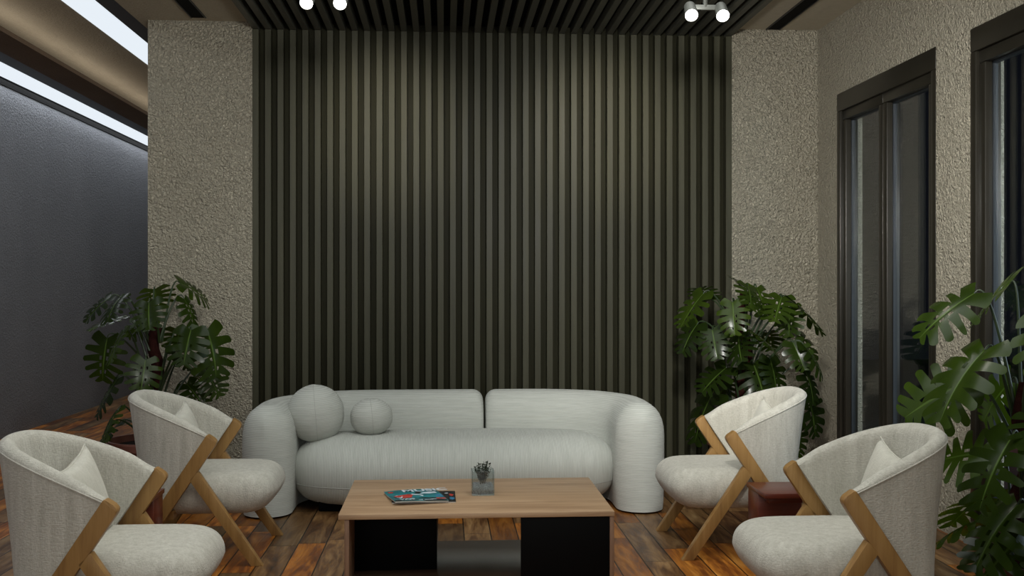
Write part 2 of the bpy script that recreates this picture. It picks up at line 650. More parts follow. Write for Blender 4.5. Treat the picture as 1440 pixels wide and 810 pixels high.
# ------------------------------------------------------------------ windows
def window(name, y0, y1):
    fr = bmesh.new()
    xa, xb = XR - 0.004, XR + 0.115
    add_box(fr, (xa, y0, ZD - 0.125), (xb, y1, ZD), 0.006)
    add_box(fr, (xa, y0, 0.0), (xb, y1, 0.07), 0.006)
    add_box(fr, (xa, y0, 0.07), (xb, y0 + 0.06, ZD - 0.125), 0.006)
    add_box(fr, (xa, y1 - 0.06, 0.07), (xb, y1, ZD - 0.125), 0.006)
    o = structure(name, fr, 'bronze', smooth=True)
    ym = (y0 + y1) / 2 + 0.01
    for a, b in ((y0 + 0.06, ym), (ym, y1 - 0.06)):
        s = bmesh.new()
        sa, sb = XR + 0.012, XR + 0.10
        st = 0.065 if True else 0
        add_box(s, (sa, a, ZD - 0.19), (sb, b, ZD - 0.125), 0.008)
        add_box(s, (sa, a, 0.07), (sb, b, 0.17), 0.008)
        add_box(s, (sa, a, 0.17), (sb, a + st, ZD - 0.19), 0.008)
        add_box(s, (sa, b - st, 0.17), (sb, b, ZD - 0.19), 0.008)
        so = link('sash', s, 'bronze', o)
        g = bmesh.new()
        ga, gb = XR + 0.05, XR + 0.075
        add_box(g, (ga, a + st, 0.17), (gb, a + st + 0.012, ZD - 0.19))
        add_box(g, (ga, b - st - 0.012, 0.17), (gb, b - st, ZD - 0.19))
        add_box(g, (ga, a + st, ZD - 0.202), (gb, b - st, ZD - 0.19))
        link('gasket', g, 'sash', so, smooth=False)
        link('glass_pane', box((XR + 0.058, a + st + 0.004, 0.165), (XR + 0.066, b - st - 0.004, ZD - 0.185)), 'glass', so, smooth=False)
    return o


window('window_1', *D1)
window('window_2', *D2)
structure('ground_outside', boxes(((XR + TW, -4, -0.12), (14, 20, -0.06))), 'ground')

# ------------------------------------------------------------------ corridor strip lights
for nm, x0, x1, z, lab in (
        ('strip_light', XL + 0.012, -3.645, 3.2, 'long white ceiling strip light running along the top of the grey wall'),
        ('strip_light', -2.80, -2.53, 3.45, 'wide white ceiling strip light nearest the stucco pier, above the brown glowing ceiling')):
    t = thing(nm, lab, 'ceiling light', ((x0 + x1) / 2, 6.5, z), 0, 'corridor strip lights')
    hw = (x1 - x0) / 2
    link('diffuser', box((-hw + 0.002, Y0 - 6.45, -0.004), (hw - 0.002, 9.45, 0.004)), 'strip', t, smooth=False)
    link('housing', box((-hw + 0.004, Y0 - 6.45, 0.004), (hw - 0.004, 9.45, 0.05 if z < 3.3 else 0.009)), 'dark_metal', t, smooth=False)
# warm cove light lying on top of the dropped soffit
cl = area('cove_light', (-3.40, 6.5, 3.25), (0.25, 0, 1), 0.04, 18, 15, (1.0, 0.88, 0.76))

# ------------------------------------------------------------------ linear air diffusers in the ceiling
for x, yend, lab in ((-1.71, YB - 0.1, 'black slot diffuser in the rough ceiling above the left pier'),
                     (2.40, YB - 0.02, 'black slot diffuser in the smooth ceiling above the right pier')):
    t = thing('slot_diffuser', lab, 'air vent', (x, 3.0, ZC), 0, 'slot diffusers')
    link('slot', box((-0.045, -5.5, -0.004), (0.045, yend - 3.0, -0.0005)), 'void', t, smooth=False)
    bm = bmesh.new()
    add_box(bm, (-0.053, -5.5, -0.008), (-0.045, yend - 3.0, -0.0005))
    add_box(bm, (0.045, -5.5, -0.008), (0.053, yend - 3.0, -0.0005))
    link('rim', bm, 'dark_metal', t, smooth=False)


# ------------------------------------------------------------------ twin spotlights
def twin_spot(name, c, d, label, power, gap=0.086, angle=80, group=None):
    """c: mid point of the two lenses"""
    d = Vector(d).normalized()
    t = thing(name, label, 'spotlight', (c[0], c[1], ZC - 0.05), 0, group)
    zl = c[2] - (ZC - 0.05)
    L = 0.12
    q = d.to_track_quat('Z', 'Y')
    link('mounting_plate', box((-gap - 0.055, -0.035, -0.022), (gap + 0.055, 0.035, 0.0), 0.004), 'steel', t)
    barz = zl + 0.066
    back = -d * L
    link('stem', add_tube(bmesh.new(), [(back.x, back.y, barz), (back.x * 0.5, back.y * 0.5, barz / 2), (0, 0, -0.02)], 0.012, 10), 'steel', t)
    link('cross_bar', box((back.x - gap, back.y - 0.012, barz - 0.014), (back.x + gap, back.y + 0.012, barz + 0.014), 0.004), 'steel', t)
    for s in (-1, 1):
        bm = bmesh.new()
        prof = [(0, -L), (0.026, -L), (0.031, -L + 0.006), (0.035, -0.012), (0.035, 0.0), (0.0335, 0.002), (0.033, -0.004), (0, -0.004)]
        add_lathe(bm, prof, 32)
        bmesh.ops.rotate(bm, cent=(0, 0, 0), matrix=q.to_matrix(), verts=bm.verts)
        bmesh.ops.translate(bm, vec=(s * gap, 0, zl), verts=bm.verts)
        b = link('lamp_head', bm, 'steel', t)
        bm = bmesh.new()
        lens = [(0, 0.012)] + [(0.033 * math.sin(a), -0.002 + 0.014 * math.cos(a)) for a in (0.4, 0.8, 1.2, 1.57)] + [(0.0, -0.003)]
        add_lathe(bm, lens, 28)
        bmesh.ops.rotate(bm, cent=(0, 0, 0), matrix=q.to_matrix(), verts=bm.verts)
        bmesh.ops.translate(bm, vec=(s * gap, 0, zl), verts=bm.verts)
        link('lens', bm, 'lens', b, angle=None)
        p = Vector((c[0] + s * gap, c[1], c[2])) + d * 0.03
        spot('spot_light', p, d, power, angle, 0.8, (1, 0.95, 0.86), 0.03)
    return t


twin_spot('twin_spotlight', (-0.615, 5.5, 2.795), (-0.08, -0.80, -0.60), 'twin spotlight on the slatted ceiling above the white sofa\'s ball cushions', 9, 0.085, group='twin ceiling spotlights')
twin_spot('twin_spotlight', (1.375, 5.5, 2.765), (-0.10, -0.80, -0.60), 'twin spotlight on the slatted ceiling nearer the tall windows', 9, 0.083, group='twin ceiling spotlights')


# ------------------------------------------------------------------ sofa
SCX = 0.072


def superellipsoid(a, b, c, n=2.6, mt=2.5, mb=3.0, nu=64, nv=32, center=(0, 0, 0), zc=None):
    """plan exponent n, vertical exponent mt above and mb below the middle"""
    bm = bmesh.new()
    rings = []
    for j in range(nv + 1):
        ph = -PI / 2 + PI * j / nv
        m = mt if ph > 0 else mb
        z = c * sgnpow(math.sin(ph), 2 / m)
        r = abs(math.cos(ph)) ** (2 / m)
        if j in (0, nv):
            rings.append([bm.verts.new((center[0], center[1], center[2] + z))])
            continue
        ring = []
        for i in range(nu):
            th = 2 * PI * i / nu
            ring.append(bm.verts.new((center[0] + a * r * sgnpow(math.cos(th), 2 / n), center[1] + b * r * sgnpow(math.sin(th), 2 / n), center[2] + z)))
        rings.append(ring)
    for A, B in zip(rings, rings[1:]):
        for i in range(nu):
            k = (i + 1) % nu
            if len(A) == 1:
                bm.faces.new((A[0], B[k], B[i]))
            elif len(B) == 1:
                bm.faces.new((A[i], A[k], B[0]))
            else:
                bm.faces.new((A[i], A[k], B[k], B[i]))
    return bm


def cushion(a, b, c, n, Rt, Rb, mt, mb, crown, center, nu=90, zoff=None):
    """padded block: plan superellipse a x b, edges rolled over by Rt (top) and Rb (bottom)"""
    bm = bmesh.new()
    rings = []

    def ring(ins, z):
        sx, sy = max(0.001, a - ins), max(0.001, b - ins)
        return [bm.verts.new((center[0] + sx * sgnpow(math.cos(2 * PI * i / nu), 2 / n), center[1] + sy * sgnpow(math.sin(2 * PI * i / nu), 2 / n), center[2] + z)) for i in range(nu)]

    def crn(ins):
        return crown * (1 - max(0.0, 1 - (ins - Rt) / max(1e-6, b - Rt)) ** 2) if ins > Rt else 0.0
    for k in range(6):
        rings.append(ring(Rb + (b - Rb) * (1 - k / 6) * 0.985, -c))
    for k in range(13):
        ph = -PI / 2 + PI / 2 * k / 12
        rings.append(ring(Rb * (1 - math.cos(ph) ** (2 / mb)), c * sgnpow(math.sin(ph), 2 / mb)))
    for k in range(1, 15):
        ph = PI / 2 * k / 14
        rings.append(ring(Rt * (1 - max(0, math.cos(ph)) ** (2 / mt)), c * math.sin(ph) ** (2 / mt)))
    for k in range(1, 9):
        ins = Rt + (b - Rt) * k / 8 * 0.985
        rings.append(ring(ins, c + crn(ins)))
    for A, B in zip(rings, rings[1:]):
        for i in range(nu):
            k = (i + 1) % nu
            bm.faces.new((A[i], A[k], B[k], B[i]))
    bm.faces.new(rings[0][::-1])
    bm.faces.new(rings[-1])
    return bm


def band(path, H, T, top=0.2, end_h=0.8, split_r=0.07, arm_r=None):
    """upholstered back band: path (list of xy) from the split end to the arm end"""
    bm = bmesh.new()
    pts = [Vector((p[0], p[1], 0)) for p in path]
    s = [0]
    for a, b in zip(pts, pts[1:]):
        s.append(s[-1] + (b - a).length)
    total = s[-1]
    arm_r = arm_r or T / 2
    stations = []

    def at(d):
        d = max(0, min(total, d))
        for i in range(len(s) - 1):
            if d <= s[i + 1] + 1e-9:
                f = (d - s[i]) / max(1e-9, s[i + 1] - s[i])
                return pts[i].lerp(pts[i + 1], f)
        return pts[-1]

    ds = []
    for k in range(9):
        ds.append(split_r * (1 - math.cos(k / 8 * PI / 2)))
    n = 44
    for k in range(1, n):
        ds.append(split_r + (total - split_r - arm_r) * k / n)
    for k in range(15):
        ds.append(total - arm_r + arm_r * math.sin(k / 14 * PI / 2))
    rings = []
    for d in ds:
        p = at(d)
        tan = (at(d + 0.01) - at(d - 0.01)).normalized()
        nrm = Vector((tan.y, -tan.x, 0))
        ws, hs = 1.0, H
        if d < split_r:
            q = 1 - d / split_r
            e = math.sqrt(max(0, 1 - q * q))
            ws = 0.80 + 0.20 * e
            hs = H - 0.075 * (1 - e)
        f = d / total
        hs -= 0.015 * max(0, (f - 0.5) / 0.5)
        if d > total - arm_r:
            q = (d - (total - arm_r)) / arm_r
            e = math.sqrt(max(0, 1 - q * q))
            ws = max(0.02, e)
            hs = hs - (hs * (1 - end_h)) * (1 - e)
        hw = T / 2 * ws
        tp = top
        prof = [(-hw * 0.94, 0.012), (-hw * 0.97, 0.06), (-hw, 0.2)]
        nn = 14
        zt = hs - tp
        for k in range(nn + 1):
            a = PI - PI * k / nn
            prof.append((hw * sgnpow(math.cos(a), 0.9), zt + tp * sgnpow(math.sin(a), 0.9)))
        prof += [(hw, 0.2), (hw * 0.97, 0.06), (hw * 0.94, 0.012)]
        rings.append([bm.verts.new(p + nrm * x + Vector((0, 0, z))) for x, z in prof])
    m = len(rings[0])
    for A, B in zip(rings, rings[1:]):
        for k in range(m):
            bm.faces.new((A[k], A[(k + 1) % m], B[(k + 1) % m], B[k]))
    bm.faces.new(rings[0])
    bm.faces.new(rings[-1][::-1])
    return bm


def half_path(sign, x_split):
    """band centre line, sofa-local: back at y=0.85, arm ends at y=0"""
    xa, yb = 1.108, 0.86
    rx, ry = 0.62, 0.52
    pts = [(x_split, yb)]
    n = 8
    x1 = sign * (xa - rx)
    for k in range(1, n + 1):
        pts.append((x_split + (x1 - x_split) * k / n, yb))
    for k in range(1, 25):
        a = PI / 2 * k / 24
        pts.append((sign * (xa - rx + rx * math.sin(a)), yb - ry + ry * math.cos(a)))
    for k in range(1, 7):
        pts.append((sign * xa, (yb - ry) * (1 - k / 6)))
    return pts


SOFA_Y = 6.24
sofa = thing('curved_sofa', 'curved off-white ribbed sofa with rounded back in front of the dark slat wall', 'sofa', (SCX, SOFA_Y, 0))
XSP = 0.285 - SCX - 0.02
link('backrest', band(half_path(-1, XSP - 0.004), 0.665, 0.30), 'rib_h', sofa, angle=50)
link('backrest', band(half_path(1, XSP + 0.010), 0.665, 0.30), 'rib_h', sofa, angle=50)
seat = link('seat', cushion(1.0, 0.42, 0.2, 2.7, 0.27, 0.16, 2.1, 2.1, 0.006, (0.0, 0.40, 0.243), 130), 'rib_v', sofa, angle=None)
bm = bmesh.new()
sp_ = []
for k in range(81):
    th = PI + PI * k / 80
    z = 0.165
    ins = 0.16 * (1 - (1 - (abs(z - 0.243) / 0.2) ** 2.1) ** (1 / 2.1)) - 0.0005
    sp_.append(((1.0 - ins) * sgnpow(math.cos(th), 2 / 2.7), 0.40 + (0.42 - ins) * sgnpow(math.sin(th), 2 / 2.7), z))
add_tube(bm, sp_, 0.0022, 6)
link('seam', bm, 'seam', seat)
bmp = box((-0.82, 0.2, 0.0), (0.82, 0.72, 0.075), 0.01)
link('shadow_base', bmp, 'black', sofa)  # black block added to stand in for the shadow under the seat


def ball(name, loc, a, b, c, label, rz=0.2):
    bm = superellipsoid(a, b, c, 2.0, 2.1, 2.25, 56, 36)
    rnd = random.Random(a * 1000)
    for v in bm.verts:
        th = math.atan2(v.co.y, v.co.x)
        pinch = 1 - 0.022 * max(0, math.cos(3 * th)) ** 8
        v.co.x *= pinch
        v.co.y *= pinch
        v.co.z *= 1 + 0.015 * math.sin(2 * th + 1)
    t = link(name, bm, 'rib_h', angle=None)
    t.location = loc
    t.rotation_euler = (0.08, 0.05, rz)
    tag(t, label, 'cushion', 'ball cushions on the sofa')
    bm = bmesh.new()
    for s in range(3):
        th = 2 * PI * s / 3
        pts = []
        for k in range(25):
            ph = -PI / 2 + PI * (k + 0.3) / 24.6
            m = 2.1 if ph > 0 else 2.25
            r = abs(math.cos(ph)) ** (2 / m) * (1 - 0.022)
            pts.append((a * r * math.cos(th), b * r * math.sin(th), c * sgnpow(math.sin(ph), 2 / m) * (1 + 0.015 * math.sin(2 * th + 1))))
        add_tube(bm, pts, 0.0014, 5)
    link('seam', bm, 'seam', t)
    return t


ball('ball_cushion', (-0.783, 6.60, 0.572), 0.176, 0.172, 0.174, 'large round ribbed ball cushion on the left of the white sofa', -1.45)
ball('ball_cushion', (-0.445, 6.62, 0.546), 0.142, 0.13, 0.112, 'small flattened ball cushion beside the large one on the sofa', -1.45)


# ------------------------------------------------------------------ coffee table
TX0, TX1, TY0, TY1, TZ = -0.447, 0.735, 4.56, 5.38, 0.38
tc_ = ((TX0 + TX1) / 2, (TY0 + TY1) / 2)
table = thing('coffee_table', 'low oak coffee table with black cabinet ends in front of the sofa', 'table', (tc_[0], tc_[1], 0))
hx, hy = (TX1 - TX0) / 2, (TY1 - TY0) / 2
link('tabletop', box((-hx, -hy, TZ - 0.022), (hx, hy, TZ), 0.003), 'oak', table)
link('side_panel', box((-hx + 0.026, -hy + 0.004, 0), (-hx + 0.046, hy - 0.02, TZ - 0.022), 0.001), 'oak_side', table)
link('side_panel', box((hx - 0.02, -hy + 0.004, 0), (hx - 0.001, hy - 0.02, TZ - 0.022), 0.001), 'oak_side', table)
tag(link('shelf', box((-hx + 0.046, -hy + 0.02, 0.045), (hx - 0.02, hy, 0.068), 0.001), 'shelf', table), 'glossy brown lower shelf')
XM = -0.030 - tc_[0]
XN = 0.331 - tc_[0]
tag(link('back_panel', box((-hx + 0.046, -hy + 0.28, 0.068), (XM, -hy + 0.3, TZ - 0.022), 0.001), 'black', table), 'black back of the open compartment')
tag(link('door', box((XN, -hy + 0.006, 0.068), (hx - 0.021, -hy + 0.026, TZ - 0.023), 0.001), 'black', table), 'black door')

# magazines
def text_mesh(s, size, mat, parent, loc, rz=0.0, name='title'):
    cu = bpy.data.curves.new(name, 'FONT')
    cu.body = s
    cu.size = size
    cu.extrude = 0.0003
    cu.offset = size * 0.025
    tmp = bpy.data.objects.new(name, cu)
    me = bpy.data.meshes.new_from_object(tmp)
    bpy.data.objects.remove(tmp)
    me.materials.append(M[mat])
    o = bpy.data.objects.new(name, me)
    COL.objects.link(o)
    o.parent = parent
    o.location = loc
    o.rotation_euler = (0, 0, rz)
    return o


def sheet(w, h, z, th, lift):
    """slightly curled stack of pages; lift(u,v) adds height"""
    bm = bmesh.new()
    nx, ny = 18, 12
    g = {}
    for L in (0, 1):
        for i in range(nx + 1):
            for j in range(ny + 1):
                u, v = i / nx, j / ny
                g[L, i, j] = bm.verts.new(((u - .5) * w, (v - .5) * h, z + L * th + lift(u, v)))
    for i in range(nx):
        for j in range(ny):
            bm.faces.new((g[1, i, j], g[1, i + 1, j], g[1, i + 1, j + 1], g[1, i, j + 1]))
            bm.faces.new((g[0, i, j], g[0, i, j + 1], g[0, i + 1, j + 1], g[0, i + 1, j]))
    for i in range(nx):
        bm.faces.new((g[0, i, 0], g[0, i + 1, 0], g[1, i + 1, 0], g[1, i, 0]))
        bm.faces.new((g[0, i, ny], g[1, i, ny], g[1, i + 1, ny], g[0, i + 1, ny]))
    for j in range(ny):
        bm.faces.new((g[0, 0, j], g[1, 0, j], g[1, 0, j + 1], g[0, 0, j + 1]))
        bm.faces.new((g[0, nx, j], g[0, nx, j + 1], g[1, nx, j + 1], g[1, nx, j]))
    return bm


def patch(poly, w, h, z, lift, th=0.0004):
    """flat printed shape following the cover; poly in cover uv"""
    bm = bmesh.new()
    bt = [bm.verts.new(((u - .5) * w, (v - .5) * h, z + lift(u, v) + th)) for u, v in poly]
    bm.faces.new(bt)
    bmesh.ops.triangulate(bm, faces=bm.faces)
    return bm


def blob(cu, cv, ru, rv, n=18, wob=0.25, seed=1):
    r = random.Random(seed)
    ph = r.random() * 6
    return [(cu + ru * math.cos(2 * PI * k / n) * (1 + wob * math.sin(3 * 2 * PI * k / n + ph)), cv + rv * math.sin(2 * PI * k / n) * (1 + wob * math.cos(2 * 2 * PI * k / n + ph))) for k in range(n)]


flat = lambda u, v: 0.0
mag_b = thing('magazine', 'dark-covered magazine lying under the teal one on the coffee table', 'magazine', (-0.09, 4.91, TZ + 0.0005), 0.01, 'magazines on the coffee table')
link('pages', sheet(0.285, 0.25, 0.0, 0.004, flat), 'paper', mag_b, smooth=False)
cv = link('cover', sheet(0.287, 0.252, 0.004, 0.0008, flat), 'ink', mag_b, smooth=False)
link('print', patch(blob(0.93, 0.62, 0.035, 0.1, seed=3), 0.287, 0.252, 0.0048, flat), 'red', cv, smooth=False)
link('print', patch(blob(0.94, 0.3, 0.04, 0.12, seed=4), 0.287, 0.252, 0.0048, flat), 'blue', cv, smooth=False)
link('print', patch(blob(0.86, 0.78, 0.03, 0.03, seed=5), 0.287, 0.252, 0.0048, flat), 'pale', cv, smooth=False)

MW, MH = 0.245, 0.285
lift = lambda u, v: 0.010 * max(0, 1 - u * 1.6) * max(0, 1 - v * 1.5) + 0.004 * math.sin(PI * u) + 0.0055
mag_t = thing('magazine', 'teal magazine with white title and red picture, topmost on the coffee table', 'magazine', (-0.128, 4.893, TZ), 0.23, 'magazines on the coffee table')
link('pages', sheet(MW - 0.004, MH - 0.004, 0.0, 0.005, lift), 'paper', mag_t)
cv = link('cover', sheet(MW, MH, 0.005, 0.0008, lift), 'teal', mag_t)
ZT = 0.0058


def pr(poly, mat):
    link('print', patch(poly, MW, MH, ZT, lift), mat, cv, smooth=False)


pr([(0.02, 0.0), (0.98, 0.0), (0.98, 0.1), (0.75, 0.16), (0.5, 0.14), (0.25, 0.17), (0.02, 0.12)], 'ink')
pr(blob(0.28, 0.42, 0.16, 0.2, 20, 0.3, 2), 'red')
pr(blob(0.17, 0.42, 0.05, 0.13, 16, 0.3, 7), 'pale')
pr(blob(0.1, 0.86, 0.05, 0.06, 14, 0.2, 8), 'red')
pr([(0.45, 0.62), (0.6, 0.55), (0.64, 0.45), (0.6, 0.38), (0.57, 0.48), (0.42, 0.54)], 'pale')
pr([(0.60, 0.60), (0.7, 0.72), (0.93, 0.78), (0.95, 0.66), (0.8, 0.6)], 'pale')
pr([(0.5, 0.62), (0.58, 0.8), (0.68, 0.74), (0.58, 0.6)], 'ink')
pr([(0.55, 0.2), (0.5, 0.3), (0.7, 0.27), (0.9, 0.25), (0.92, 0.17)], 'ink')
pr([(0.82, 0.15), (0.82, 0.26), (0.99, 0.26), (0.99, 0.15)], 'red')
pr([(0.86, 0.35), (0.88, 0.55), (0.99, 0.5), (0.99, 0.32)], 'blue')
text_mesh('MUSIC', 0.074, 'pale', cv, (-0.045, 0.08, ZT + 0.0108))
text_mesh('VAIS', 0.034, 'pale', cv, (-0.095, -0.13, ZT + 0.0175))
text_mesh('of music', 0.024, 'pale', cv, (-0.01, -0.125, ZT + 0.0115))

# glass cube with a little plant
VXC, VYC, VS, VH = 0.181, 4.985, 0.052, 0.112
vase = thing('glass_planter', 'square clear glass planter with gravel and a tiny plant on the coffee table', 'planter', (VXC, VYC, TZ + 0.0005), 0.02)
bm = box((-VS, -VS, 0), (VS, VS, 0.010), 0.002)
link('base', bm, 'vase_glass', vase)
bm = bmesh.new()
tw = 0.004
prof = [(-VS, VS), (-VS + tw, VS - tw)]
for (x0, y0, x1, y1) in ((-VS, -VS, VS, -VS + tw), (-VS, VS - tw, VS, VS), (-VS, -VS + tw, -VS + tw, VS - tw), (VS - tw, -VS + tw, VS, VS - tw)):
    add_box(bm, (x0, y0, 0.010), (x1, y1, VH), 0.0008, 1)
link('glass_walls', bm, 'vase_glass', vase)
bm = bmesh.new()
rg = random.Random(3)
add_box(bm, (-VS + 0.006, -VS + 0.006, 0.0105), (VS - 0.006, VS - 0.006, 0.045))
for k in range(420):
    r = rg.uniform(0.003, 0.005)
    side = rg.random()
    g = VS - 0.0095
    x, y = rg.uniform(-g, g), rg.uniform(-g, g)
    z = rg.uniform(0.015, 0.045)
    if side < 0.6:
        ax = rg.choice(((1, 0), (-1, 0), (0, -1), (0, 1)))
        if ax[0]:
            x = ax[0] * g
        else:
            y = ax[1] * g
    else:
        z = 0.045 + rg.uniform(-0.002, 0.003)
    rr = bmesh.ops.create_icosphere(bm, subdivisions=1, radius=r)
    for v in rr['verts']:
        v.co = Vector((v.co.x * rg.uniform(.8, 1.1), v.co.y, v.co.z * 0.85)) + Vector((x, y, z))
gr = link('gravel', bm, 'gravel', vase, angle=None)
gr['kind'] = 'stuff'
for k in range(17):
    a = rg.uniform(0, 2 * PI)
    r0 = rg.uniform(0, 0.016)
    top = Vector((math.cos(a) * rg.uniform(.015, .042), math.sin(a) * rg.uniform(.01, .035), rg.uniform(0.105, 0.145)))
    b0 = Vector((math.cos(a) * r0, math.sin(a) * r0, 0.045))
    bm = bmesh.new()
    pts = bez(b0, b0 + Vector((0, 0, .03)), top * 0.9 + Vector((0, 0, -.02)), top, 8)
    add_tube(bm, pts, [0.0013 - 0.0001 * i for i in range(9)], 5)
    st = link('sprig', bm, 'sprig', vase)
    bm = bmesh.new()
    for i in range(2, 9):
        for s in (-1, 1):
            p = pts[i]
            d = Vector((math.cos(a + s * rg.uniform(.8, 1.8)), math.sin(a + s * rg.uniform(.8, 1.8)), rg.uniform(0.1, 1.0))).normalized()
            ln = rg.uniform(0.012, 0.022)
            sd = d.cross(Vector((rg.uniform(-1, 1), rg.uniform(-1, 1), 1))).normalized() * ln * 0.26
            q = [bm.verts.new(p), bm.verts.new(p + d * ln * .5 + sd), bm.verts.new(p + d * ln), bm.verts.new(p + d * ln * .5 - sd)]
            bm.faces.new(q)
    link('leaf', bm, 'sprig', st)


# ------------------------------------------------------------------ armchairs (local: +x is the front, origin at the floor below the front feet)
def beam_mid(z):
    return -0.62 + (0.415 / 0.62) * z


def frame_bm(s):
    y0, y1 = s * 0.315 - 0.021, s * 0.315 + 0.021
    ax = Vector((0.415, 0.62)).normalized()
    pn = Vector((-ax.y, ax.x))
    hw = 0.031
    T = Vector((-0.205, 0.62))
    hb = hw / ax.y
    p = [(-0.62 - hb, 0.0), (-0.62 + hb, 0.0), tuple(T - pn * hw), tuple(T + pn * hw)]
    poly = round_poly(p, [0, 0, 0.024, 0.008], 5)
    post = add_prism(bmesh.new(), poly, y0, y1, 0.004)
    # front leg from the post down to the front foot
    J = Vector((beam_mid(0.45) + 0.016, 0.45))
    Fp = Vector((0.0, 0.0))
    d = (Fp - J).normalized()
    n = Vector((-d.y, d.x))
    p = [(-0.022, 0.0), (0.034, 0.0), tuple(J + n * 0.027 + d * 0.01), tuple(J - n * 0.027 + Vector((0.008, -0.015)))]
    leg = add_prism(bmesh.new(), p, y0, y1, 0.003)
    return post, leg


def shell_bm():
    """barrel back: outer and inner skin closed by a padded rim"""
    nu, nv = 56, 22
    T = 0.055

    def pt(u, v, inner):
        th = (u - 0.5) * PI                         # -90..90, 0 at the back
        c = abs(math.cos(th)) ** 0.78
        if u in (0, 1):
            c = 0.0
        s = sgnpow(math.sin(th), 0.78)
        zr = 0.628 + 0.172 * c ** 1.05
        z0 = 0.225
        if inner:
            zr -= 0.006
        z = z0 + (zr - z0) * v
        xf = beam_mid(z) - 0.030
        k = (z - z0) / 0.56
        xb = -0.585 - 0.092 * k
        hw = 0.295 + 0.045 * k
        if inner:
            hw -= T
            xb += T * 1.1
        return Vector((xf + (xb - xf) * c, hw * s, z))

    bm = bmesh.new()
    grid = {}
    for i in range(nu + 1):
        u = i / nu
        col = []
        for j in range(nv + 1):
            col.append(pt(u, j / nv, False))
        o, a = pt(u, 1, False), pt(u, 1, True)
        mid = (o + a) / 2
        for k in range(1, 6):                      # rounded rim
            t = k / 6
            q = o.lerp(a, t)
            q.z += 0.021 * math.sin(PI * t) * min(1.0, 0.25 + 4 * math.cos((u - 0.5) * PI))
            col.append(q)
        for j in range(nv, -1, -1):
            col.append(pt(u, j / nv, True))
        grid[i] = [bm.verts.new(p) for p in col]
    m = len(grid[0])
    for i in range(nu):
        for k in range(m):
            bm.faces.new((grid[i][k], grid[i + 1][k], grid[i + 1][(k + 1) % m], grid[i][(k + 1) % m]))
    bm.faces.new(grid[0])
    bm.faces.new(grid[nu][::-1])
    # piping line just under the rim on the outside
    pip = bmesh.new()
    path = [pt(i / nu, 0.985, False) + Vector((0, 0, 0)) for i in range(nu + 1)]
    add_tube(pip, path, 0.004, 6)
    return bm, pip


def seat_bm():
    bm = cushion(0.315, 0.285, 0.103, 4.6, 0.11, 0.085, 2.2, 2.1, 0.008, (0, 0, 0), 84)
    for v in bm.verts:
        # softer, deeper nose at the front, undercut below
        f = max(0, (v.co.x - 0.08) / 0.235)
        if v.co.z < 0:
            v.co.x -= 0.035 * f * min(1, abs(v.co.z) / 0.105)
        v.co += Vector((-0.24, 0, 0.333))
    return bm


def make_chair(label):
    t = thing('armchair', label, 'armchair', (0, 0, 0), 0, 'cream barrel armchairs')
    link('seat', seat_bm(), 'linen', t, angle=None)
    sh, pip = shell_bm()
    so = link('backrest', sh, 'linen', t, angle=60)
    link('piping', pip, 'linen', so)
    for s in (-1, 1):
        post, leg = frame_bm(s)
        tag(link('arm_post', post, 'ash', t), 'honey-coloured slanted wooden post')
        tag(link('leg', leg, 'ash', t), 'honey-coloured wooden front leg')
    link('seat_rail', boxes(((-0.50, -0.294, 0.222), (-0.40, 0.294, 0.262))), 'ash', t)
    return t


def pillow_bm(S=0.172, T=0.06):
    """square scatter cushion in the yz plane with pointed corners"""
    bm = bmesh.new()
    n = 20
    g = {}
    for side in (-1, 1):
        for i in range(n + 1):
            for j in range(n + 1):
                a, b = -1 + 2 * i / n, -1 + 2 * j / n
                edge = max(abs(a), abs(b))
                pull_a = 1 - 0.15 * (1 - b * b) * abs(a) ** 2
                pull_b = 1 - 0.15 * (1 - a * a) * abs(b) ** 2
                th = T * ((1 - a * a) * (1 - b * b)) ** 0.42
                if edge > 0.999 and side == 1:
                    g[side, i, j] = g[-1, i, j]
                    continue
                g[side, i, j] = bm.verts.new((side * th, a * S * pull_a, b * S * pull_b))
    for side in (-1, 1):
        for i in range(n):
            for j in range(n):
                q = (g[side, i, j], g[side, i + 1, j], g[side, i + 1, j + 1], g[side, i, j + 1])
                bm.faces.new(q if side == 1 else q[::-1])
    return bm


def pillow_piping(S=0.172):
    bm = bmesh.new()
    n = 20
    per = [(-1 + 2 * i / n, -1) for i in range(n)] + [(1, -1 + 2 * i / n) for i in range(n)] + [(1 - 2 * i / n, 1) for i in range(n)] + [(-1, 1 - 2 * i / n) for i in range(n)] + [(-1, -1)]
    add_tube(bm, [(0, a * S * (1 - 0.15 * (1 - b * b) * abs(a) ** 2), b * S * (1 - 0.15 * (1 - a * a) * abs(b) ** 2)) for a, b in per], 0.0035, 6)
    return bm


